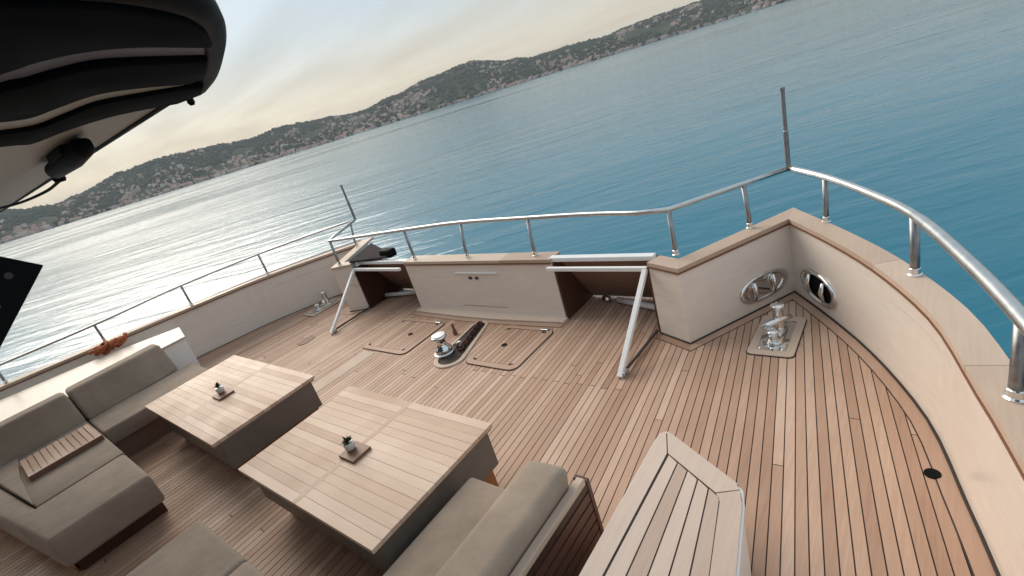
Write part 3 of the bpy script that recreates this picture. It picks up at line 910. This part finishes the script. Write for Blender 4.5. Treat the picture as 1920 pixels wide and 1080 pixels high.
well = empty('chain_slot', 'dark oblong chain slot with pale rim in the deck centre', 'chain slot')
def slot(w, l):
    out = []
    cx0, cy0, cx1, cy1 = 0.27, 2.86, 0.135, 3.50
    d = Vector((cx1 - cx0, cy1 - cy0)); L = d.length; d.normalize(); nn = Vector((-d.y, d.x))
    for k in range(13):
        a = math.pi * k / 12
        out.append(Vector((cx1, cy1)) + nn * (w * 0.62 * math.cos(a)) * -1 + d * (w * 0.62 * math.sin(a)))
    for k in range(13):
        a = math.pi * k / 12
        out.append(Vector((cx0, cy0)) + nn * (w * math.cos(a)) - d * (w * math.sin(a)))
    return [tuple(p) for p in out]
bm = bmesh.new(); ring_prism(bm, slot(0.185, 0), slot(0.135, 0), 0.0, 0.014); new_obj('rim', bm, 'cap', well)
bm = bmesh.new(); prism(bm, slot(0.137, 0), 0.0, 0.004); new_obj('slot_shade', bm, 'caulk', well)  # flat dark sheet over the planks, painted shade for the slot's depth
chain = empty('anchor_chain', 'rusty anchor chain lying in the deck slot', 'chain')
for k in range(11):
    t = k / 10
    c = Vector((0.29 - 0.16 * t, 3.03 + 0.50 * t, 0.030))
    bm = bmesh.new()
    d = Vector((-0.25, 0.97, 0)).normalized(); nn = Vector((0.97, 0.25, 0)) if k % 2 == 0 else Vector((0, 0, 1))
    tube(bm, [c + d * (0.042 * math.cos(a)) + nn * (0.025 * math.sin(a)) for a in [2 * math.pi * j / 12 for j in range(12)]], 0.0095, 6, closed=True)
    new_obj('link', bm, 'rust', chain, smooth=True)
wl_ = empty('windlass', 'small white and steel capstan standing at the aft end of the chain slot', 'windlass')
cx_, cy_ = 0.12, 2.93
bm = bmesh.new(); lathe(bm, [(0.115, 0.0), (0.115, 0.02), (0.10, 0.03), (0.10, 0.045), (0.06, 0.05)], (cx_, cy_, 0.006), 28); new_obj('base', bm, 'steel', wl_)
bm = bmesh.new(); lathe(bm, [(0.098, 0.05), (0.10, 0.062), (0.075, 0.085), (0.055, 0.12), (0.053, 0.15), (0.062, 0.175), (0.085, 0.195), (0.088, 0.212), (0.07, 0.222)], (cx_, cy_, 0.006), 28); new_obj('drum', bm, 'chrome', wl_, smooth=True)
bm = bmesh.new(); lathe(bm, [(0.074, 0.2225), (0.074, 0.232), (0.03, 0.238)], (cx_, cy_, 0.006), 28); new_obj('top_cap', bm, 'white', wl_)
bm = bmesh.new(); tube(bm, [(0.24, 3.02, 0.01), (0.245, 3.03, 0.08), (0.30, 3.05, 0.10)], 0.016, 8); new_obj('chain_guide', bm, 'steel', wl_, smooth=True)
bm = bmesh.new(); lathe(bm, [(0.026, 0.0), (0.024, 0.05), (0.016, 0.06), (0.016, 0.12), (0.022, 0.13), (0.015, 0.14)], (-0.06, 3.30, 0.004), 12)
o = new_obj('deck_fitting', bm, 'trim'); tag(o, 'small upright brown fitting on deck beyond the capstan', 'fitting')

# ------------------------------------------------------------------ tables
def table(x0, x1, y0, y1, z, label):
    root = empty('deck_table', label, 'table', 'low teak deck tables')
    n = 15
    L = y1 - y0; xm = (x0 + x1) / 2
    bm = bmesh.new(); box(bm, x0 + 0.012, x1 - 0.012, y0 + 0.012, y1 - 0.012, z - 0.045, z - 0.006); new_obj('underboard', bm, 'recess', root)
    for h, (xa, xb) in enumerate(((x0, xm - 0.0205), (xm + 0.0205, x1))):
        for k in range(n):
            ya, yb = y0 + L * k / n + 0.0009, y0 + L * (k + 1) / n - 0.0009
            bm = bmesh.new(); box(bm, xa, xb, ya, yb, z - 0.028, z + random.uniform(-0.0008, 0.0008)); new_obj('slat', bm, 'table', root)
    bm = bmesh.new(); box(bm, xm - 0.019, xm + 0.019, y0, y1, z - 0.028, z + 0.0005); new_obj('centre_strip', bm, 'table', root)
    bm = bmesh.new(); box(bm, x0 + 0.035, x1 - 0.02, y0 + 0.05, y1 - 0.04, 0.19, z - 0.046); new_obj('apron', bm, 'skirt', root, bevel=0.006)
    bm = bmesh.new(); box(bm, x0 + 0.12, x1 - 0.07, y0 + 0.12, y1 - 0.07, 0.004, 0.189); new_obj('plinth', bm, 'varnish', root, bevel=0.004)
    return root
table(0.375, 1.99, 0.695, 1.70, 0.50, 'near larger-looking teak table with slatted top between the two sofas')
table(-2.02, -0.235, 0.745, 1.71, 0.50, 'farther teak table beside the port sofa')
def plant(x, y, z, label, k):
    root = empty('potted_succulent', label, 'plant', 'small plants on the tables')
    bm = bmesh.new(); box(bm, x - 0.085, x + 0.085, y - 0.075, y + 0.075, z + 0.001, z + 0.022); new_obj('tray', bm, 'trim', root, bevel=0.003)
    px, py = x - 0.045, y + 0.005
    bm = bmesh.new(); lathe(bm, [(0.026, 0.0), (0.034, 0.012), (0.038, 0.045), (0.036, 0.058), (0.030, 0.056)], (px, py, z + 0.022), 18); new_obj('pot', bm, 'glass', root, smooth=True)
    rr = random.Random(k)
    bm = bmesh.new()
    for i in range(26):
        a = rr.random() * 6.28; el = rr.uniform(0.15, 1.35); ln = rr.uniform(0.035, 0.062)
        d = Vector((math.cos(a) * math.cos(el), math.sin(a) * math.cos(el), math.sin(el)))
        c = Vector((px, py, z + 0.078)); sd = d.cross(Vector((0, 0, 1))).normalized() * 0.011; upv = sd.cross(d).normalized() * 0.004
        v = [bm.verts.new(p) for p in (c, c + d * ln * 0.55 + sd, c + d * ln, c + d * ln * 0.55 - sd, c + d * ln * 0.5 + upv, c + d * ln * 0.5 - upv)]
        for f in ((0, 1, 4), (1, 2, 4), (2, 3, 4), (3, 0, 4), (1, 0, 5), (2, 1, 5), (3, 2, 5), (0, 3, 5)): bm.faces.new([v[q] for q in f])
    new_obj('leaves', bm, 'leafdark', root)
plant(1.22, 1.15, 0.50, 'dark succulent in a pale pot on a wooden tray on the near table', 1)
plant(-1.06, 1.19, 0.50, 'dark succulent in a pale pot on a wooden tray on the farther table', 2)

# ------------------------------------------------------------------ sofas
def cushion(name, poly, z0, z1, parent, bev=0.035, lean=None):
    bm = bmesh.new()
    prism(bm, poly, z0, z1)
    if lean:
        for v in bm.verts:
            if v.co.z > (z0 + z1) / 2: v.co.x += lean[0]; v.co.y += lean[1]
    return new_obj(name, bm, 'fabric', parent, bevel=bev, seg=4)

# starboard sofa
so = empty('starboard_sofa', 'taupe sofa with teak slatted back between the near table and the locker', 'sofa')
cushion('seat_cushion', [(2.05, -0.9), (2.44, -0.9), (2.45, 1.36), (2.06, 1.36)], 0.26, 0.41, so, 0.03)
cushion('back_cushion', [(2.44, -0.9), (2.70, -0.9), (2.71, 1.47), (2.45, 1.45)], 0.34, 0.62, so, 0.06, lean=(0.05, 0.0))
bm = bmesh.new(); box(bm, 2.10, 2.68, -0.9, 1.32, 0.06, 0.259); new_obj('base', bm, 'darkwood', so)
bm = bmesh.new(); box(bm, 2.745, 2.79, -0.9, 1.50, 0.46, 0.50); new_obj('back_rail', bm, 'cap', so, bevel=0.005)
bm = bmesh.new(); box(bm, 2.735, 2.75, -0.9, 1.52, 0.02, 0.459); new_obj('back_panel', bm, 'darkwood', so)
for k in range(6):
    bm = bmesh.new(); z = 0.05 + k * 0.069
    box(bm, 2.7505, 2.775, -0.88, 1.52, z, z + 0.055); new_obj('slat', bm, 'darkwood', so)
bm = bmesh.new(); box(bm, 2.695, 2.78, 1.521, 1.55, 0.004, 0.455); new_obj('leg', bm, 'darkwood', so, bevel=0.004)

# bench across the aft side of the group
bn = empty('aft_bench', 'taupe cushioned bench cut by the bottom picture edge', 'bench')
cushion('seat_cushion', [(0.42, -0.85), (1.145, -0.85), (1.145, 0.355), (0.42, 0.355)], 0.24, 0.405, bn, 0.03)
cushion('seat_cushion', [(1.150, -0.85), (1.98, -0.85), (1.98, 0.355), (1.150, 0.355)], 0.24, 0.405, bn, 0.03)
bm = bmesh.new(); box(bm, 0.46, 1.96, -0.8, 0.31, 0.03, 0.239); new_obj('base', bm, 'darkwood', bn)

# port sofa
ps = empty('port_sofa', 'large taupe corner sofa along the port side', 'sofa')
cushion('seat_cushion', [(-2.95, 0.372), (-2.27, 0.372), (-2.27, 1.50), (-2.95, 1.50)], 0.22, 0.40, ps, 0.025)
cushion('seat_cushion', [(-2.92, 0.358), (-1.425, 0.358), (-1.405, -0.285), (-2.43, -0.43), (-2.92, -0.47)], 0.20, 0.41, ps, 0.014)
cushion('seat_cushion', [(-1.418, 0.358), (-0.66, 0.358), (-0.66, -0.33), (-1.75, -0.52), (-2.92, -0.72), (-2.92, -0.48), (-2.43, -0.44), (-1.398, -0.295)], 0.13, 0.41, ps, 0.035)
cushion('back_cushion', [(-3.10, 0.375), (-2.88, 0.375), (-2.96, 1.36), (-3.18, 1.36)], 0.39, 0.735, ps, 0.04, lean=(-0.24, 0.0))
cushion('back_cushion', [(-3.10, -0.7), (-2.86, -0.7), (-2.88, 0.362), (-3.10, 0.362)], 0.39, 0.735, ps, 0.04, lean=(-0.22, 0.0))
bl = cushion('bolster', [(-1.44, -0.295), (-2.28, -0.285), (-2.86, -0.24), (-2.86, -0.46), (-2.43, -0.425)], 0.412, 0.432, ps, 0.008)
bm = bmesh.new(); prism(bm, [(-2.92, 0.33), (-0.76, 0.33), (-0.76, -0.28), (-1.75, -0.45), (-2.92, -0.65)], 0.004, 0.129); new_obj('plinth', bm, 'darkwood', ps)  # dark colour stands in for the shaded gap below the seat
bm = bmesh.new(); prism(bm, [(-2.9, -0.66), (-1.75, -0.465), (-0.80, -0.30), (-0.80, -0.31), (-1.75, -0.49), (-2.9, -0.69)], 0.004, 0.128); new_obj('plinth_trim', bm, 'varnish', ps)
bm = bmesh.new(); box(bm, -2.93, -2.33, 0.38, 1.48, 0.004, 0.219); new_obj('plinth', bm, 'recess', ps)
# console behind the cushions
bm = bmesh.new(); prism(bm, [(-3.16, -0.8), (-3.19, 1.62), (-3.80, 1.76), (-4.25, 1.0), (-4.55, 0.0), (-4.75, -0.8)], 0.004, 0.655); new_obj('console', bm, 'white', ps)
bm = bmesh.new(); prism(bm, [(-3.13, -0.8), (-3.17, 1.64), (-3.82, 1.785), (-4.27, 1.0), (-4.57, 0.0), (-4.77, -0.8)], 0.656, 0.68); new_obj('console_top', bm, 'cream', ps, bevel=0.008)
# slatted teak tray lying on the seat
tr = empty('seat_tray', 'slatted teak tray lying on the port sofa seat', 'tray')
bm = bmesh.new(); box(bm, -2.62, -2.06, -0.235, 0.34, 0.412, 0.43); new_obj('frame', bm, 'varnish', tr)
bm = bmesh.new(); box(bm, -2.055, -2.025, -0.24, 0.345, 0.412, 0.462); new_obj('front_edge', bm, 'trim', tr, bevel=0.004)
for k in range(11):
    y = -0.235 + k * 0.0525
    bm = bmesh.new(); box(bm, -2.62, -2.06, y, y + 0.043, 0.431, 0.458); new_obj('slat', bm, 'margin', tr)
# orange rope on the port bulwark
bm = bmesh.new()
pts = []
for k in range(170):
    a = k * 0.42; t = k / 170
    n1, n2, n3 = (noise.noise((k * 0.13, q, 0)) for q in (0.5, 7.3, 13.7))
    pts.append((-4.40 + 0.09 * math.cos(a) * (0.7 + 0.4 * n1) + 0.04 * n2, 0.92 + 0.34 * t + 0.04 * n1 + 0.05 * math.sin(a), 0.745 + 0.03 * math.sin(a * 0.37) + 0.03 * n3 + 0.02 * math.sin(a)))
tube(bm, pts, 0.024, 7)
o = new_obj('rope_coil', bm, 'orange', smooth=True); tag(o, 'orange rope bundle stowed behind the port sofa', 'rope')

# ------------------------------------------------------------------ teak-topped locker by the starboard side deck
lk = empty('deck_locker', 'raised white locker with pointed teak-planked lid beside the starboard sofa', 'locker')
lo = [(3.03, -1.0), (3.015, 1.90), (3.022, 1.945), (3.05, 1.968), (3.085, 1.955), (3.47, 1.735), (3.505, 1.70), (3.53, 1.62), (3.72, 0.55), (3.92, -1.0)]
bm = bmesh.new(); prism(bm, [(x - 0.012 if x > 3.2 else x + 0.012, y - 0.012) for x, y in lo], 0.004, 0.470); new_obj('body', bm, 'white', lk, bevel=0.01)
bm = bmesh.new(); prism(bm, lo, 0.471, 0.492); new_obj('lid_edge', bm, 'white', lk, bevel=0.006)
inn = [(3.125, -1.0), (3.115, 1.80), (3.40, 1.635), (3.425, 1.60), (3.62, 0.53), (3.82, -1.0)]
ZL = 0.5
bm = bmesh.new(); prism(bm, [(3.04, -1.0), (3.03, 1.90), (3.06, 1.95), (3.48, 1.72), (3.515, 1.64), (3.705, 0.55), (3.90, -1.0)], 0.488, ZL - 0.004); new_obj('lid_caulk', bm, 'caulk', lk)
def lbd(poly): 
    bm = bmesh.new(); prism(bm, poly, 0.49, ZL); new_obj('border_board', bm, 'locker', lk)
lbd([(3.034, -1.0), (3.024, 1.90), (3.034, 1.94), (3.052, 1.955), (3.113, 1.803), (3.122, -1.0)])
lbd([(3.057, 1.957), (3.085, 1.948), (3.462, 1.733), (3.492, 1.695), (3.402, 1.642), (3.118, 1.806)])
lbd([(3.4935, 1.690), (3.520, 1.62), (3.711, 0.55), (3.911, -1.0), (3.823, -1.0), (3.620, 0.53), (3.432, 1.60), (3.406, 1.637)])
def lx_right(y):
    if y > 1.60: return 3.40 + (1.635 - y) * 0.7
    if y > 0.53: return 3.425 + (1.60 - y) * (0.195 / 1.07)
    return 3.62 + (0.53 - y) * (0.2 / 1.53)
def ly_top(x): return 1.80 - (x - 3.115) * (0.165 / 0.285)
nb = 5
for k in range(nb):
    f0, f1 = k / nb, (k + 1) / nb
    def xx(f, y): return 3.124 + f * (lx_right(min(y, 1.6)) + 0.003 - 3.124)
    def top_y(f):
        y = 1.7
        for _ in range(20): y = ly_top(xx(f, y)) - 0.002
        return y
    y0a, y0b = top_y(f0), top_y(f1)
    L = [(xx(f0, y0a * t - (1 - t)) + 0.0035, y0a * t - (1 - t)) for t in (0, 0.33, 0.66, 1)]
    Rr = [(xx(f1, y0b * t - (1 - t)) - 0.0035, y0b * t - (1 - t)) for t in (0, 0.33, 0.66, 1)]
    bm = bmesh.new()
    quadstrip(bm, [(p[0], p[1], 0.49) for p in L], [(p[0], p[1], ZL - 0.0006 * (k % 2)) for p in L], [(p[0], p[1], ZL - 0.0006 * (k % 2)) for p in Rr], [(p[0], p[1], 0.49) for p in Rr])
    new_obj('plank', bm, 'locker', lk)

# ------------------------------------------------------------------ wheelhouse with its roof overhang above the deck
wh = empty('wheelhouse', 'dark wheelhouse roof overhang jutting in at the upper left', 'wheelhouse')
ro = [(-5.0, 0.895), (1.9, 0.897), (2.15, 0.872), (2.39, 0.815), (2.66, 0.725), (2.86, 0.645), (3.0, 0.575), (3.10, 0.50), (3.20, 0.36), (3.28, 0.10), (3.32, -0.4), (3.32, -2.6), (-5.0, -2.6)]
bm = bmesh.new(); prism(bm, ro, 2.70, 2.80); new_obj('roof', bm, 'liner', wh, bevel=0.01)
edge = ro[:11]
ei = offset2(edge, -0.03); eo = offset2(edge, 0.004)
bm = bmesh.new(); tube(bm, [(p[0], p[1], 2.697) for p in offset2(edge, -0.045)], 0.011, 8); new_obj('drip_edge', bm, 'matblack', wh, smooth=True)
# black upholstered panels running fore and aft under the overhang
def rpanel(name, poly, z0, z1, mat, bev=0.012):
    bm = bmesh.new(); prism(bm, poly, z0, z1); return new_obj(name, bm, mat, wh, bevel=bev, seg=3)
BU = [(2.62, -0.5), (2.703, 0.10), (2.857, 0.257), (2.905, 0.297), (2.936, 0.363), (2.921, 0.454), (2.841, 0.624)]
BL = [(2.48, -0.5), (2.570, 0.10), (2.715, 0.262), (2.735, 0.303), (2.782, 0.355), (2.804, 0.434), (2.709, 0.674)]
GU = [(2.42, -0.5), (2.45, 0.10), (2.352, 0.29), (2.340, 0.36), (2.42, 0.409), (2.505, 0.471), (2.490, 0.574), (2.424, 0.716)]
GL = [(2.26, -0.5), (2.29, 0.10), (2.173, 0.315), (2.160, 0.395), (2.262, 0.446), (2.367, 0.502), (2.377, 0.606), (2.372, 0.734)]
KL = [(1.95, -0.5), (2.05, 0.10), (1.917, 0.336), (1.84, 0.42), (1.999, 0.502), (2.107, 0.614), (2.093, 0.80)]
def shp(p, k=4): return [(q.x, q.y) for q in spline([(a, b, 0) for a, b in p], k)]
def between(a, b): return shp(a) + shp(b)[::-1]
rpanel('soffit_panel', shp(BU) + [(2.86, 0.625), (2.98, 0.565), (3.08, 0.49), (3.18, 0.35), (3.255, 0.10), (3.29, -0.5)], 2.660, 2.699, 'black')
rpanel('soffit_strip', between(BU, BL), 2.676, 2.699, 'greyband', 0.004)
rpanel('soffit_panel', shp(BL) + [(2.60, 0.715), (2.47, 0.755)] + shp(GU)[::-1], 2.660, 2.698, 'black')
rpanel('soffit_strip', between(GU, GL), 2.670, 2.699, 'liner', 0.004)
rpanel('soffit_panel', shp(GL) + [(2.34, 0.80), (2.20, 0.845)] + shp(KL)[::-1], 2.658, 2.698, 'black')
bm = bmesh.new()
tube(bm, spline([(p[0], p[1], 2.70) for p in offset2(ro[2:11], -0.012)], 4), 0.035, 10); new_obj('corner_gasket', bm, 'matblack', wh, smooth=True)
bm = bmesh.new(); lathe(bm, [(0.008, -0.03), (0.014, -0.02), (0.012, 0.0)], (1.90, 0.925, 2.70), 10); new_obj('knob', bm, 'matblack', wh)
bm = bmesh.new(); box(bm, -4.2, 2.6, -2.6, -1.05, -0.5, 2.699); new_obj('front_wall', bm, 'white', wh)
for k in range(6):
    bm = bmesh.new(); x = -3.9 + k * 1.08; box(bm, x, x + 0.95, -1.05, -1.035, 1.2, 2.3); new_obj('window', bm, 'darkglass', wh)

bm = bmesh.new(); box(bm, 2.95, 4.70, -2.6, -0.06, 0.004, 0.82); new_obj('shade_block', bm, 'cream', wh, bevel=0.01)  # unseen raised block, added to shade the aft seating from starboard

fl = empty('floodlight', 'black floodlight with cable under the roof overhang', 'floodlight')
bm = bmesh.new()
tube(bm, [(0.55, 0.66, 2.655), (0.70, 0.655, 2.65), (1.15, 0.645, 2.648), (1.42, 0.64, 2.655), (1.50, 0.64, 2.662)], [0.02, 0.042, 0.046, 0.040, 0.02], 14); new_obj('housing', bm, 'matblack', fl, smooth=True)
bm = bmesh.new(); box(bm, 0.95, 1.25, 0.60, 0.69, 2.66, 2.699); new_obj('bracket', bm, 'matblack', fl, bevel=0.008)
bm = bmesh.new(); lathe(bm, [(0.022, -0.045), (0.03, -0.03), (0.022, 0.0)], (0.62, 0.665, 2.64), 12); new_obj('swivel', bm, 'matblack', fl, smooth=True)
bm = bmesh.new(); tube(bm, spline([(0.60, 0.66, 2.60), (0.3, 0.64, 2.585), (-0.3, 0.60, 2.59), (-1.0, 0.56, 2.62), (-1.8, 0.55, 2.66)], 6), 0.008, 8); new_obj('cable', bm, 'matblack', fl, smooth=True)

dp = empty('mounting_plate', 'black square plate with two bolts cut by the left picture edge', 'plate')
c0, d1, d2, S = Vector((2.9, 0.141, 2.343)), Vector((0, -0.758, 0.652)), Vector((0, -0.741, -0.671)), 0.26
bm = bmesh.new()
P = [c0, c0 + d1 * S, c0 + d1 * S + d2 * S, c0 + d2 * S]
a = [bm.verts.new(p) for p in P]; b = [bm.verts.new(p - Vector((0.03, 0, 0))) for p in P]
bm.faces.new(a); bm.faces.new(b[::-1])
for i in range(4): bm.faces.new((a[i], a[(i + 1) % 4], b[(i + 1) % 4], b[i]))
new_obj('plate', bm, 'matblack', dp, bevel=0.002)
for u, v in ((0.035, 0.03), (0.03, 0.085)):
    p = c0 + d1 * u + d2 * v
    bm = bmesh.new(); tube(bm, [p + Vector((0.0005, 0, 0)), p + Vector((0.005, 0, 0))], 0.006, 10); new_obj('bolt', bm, 'darkgrey', dp)
pc = c0 + (d1 + d2) * S * 0.5
bm = bmesh.new(); tube(bm, [pc - Vector((0.03, 0, 0)), pc - Vector((0.12, 0.1, 0)), pc - Vector((0.15, 0.4, 0)), (2.6, -1.06, 2.3)], 0.02, 10); new_obj('arm', bm, 'matblack', dp, smooth=True)

# ------------------------------------------------------------------ air between the yacht and the far shore
bm = bmesh.new(); box(bm, -11500, 11500, -11500, 11500, WATER_Z - 1.0, 330.0)
me = bpy.data.meshes.new('haze'); bmesh.ops.recalc_face_normals(bm, faces=bm.faces[:]); bm.to_mesh(me); bm.free()
hm = bpy.data.materials.new('pale_haze'); hm.use_nodes = True
hn = hm.node_tree.nodes; hn.clear()
ho = hn.new('ShaderNodeOutputMaterial'); hv = hn.new('ShaderNodeVolumePrincipled')
hv.inputs['Color'].default_value = (0.80, 0.86, 0.94, 1)
hv.inputs['Density'].default_value = 0.000085
hm.node_tree.links.new(hv.outputs[0], ho.inputs['Volume'])
me.materials.append(hm)
hz = bpy.data.objects.new('haze', me); col.objects.link(hz)
tag(hz, 'thin pale haze over the water', 'haze', kind='stuff')
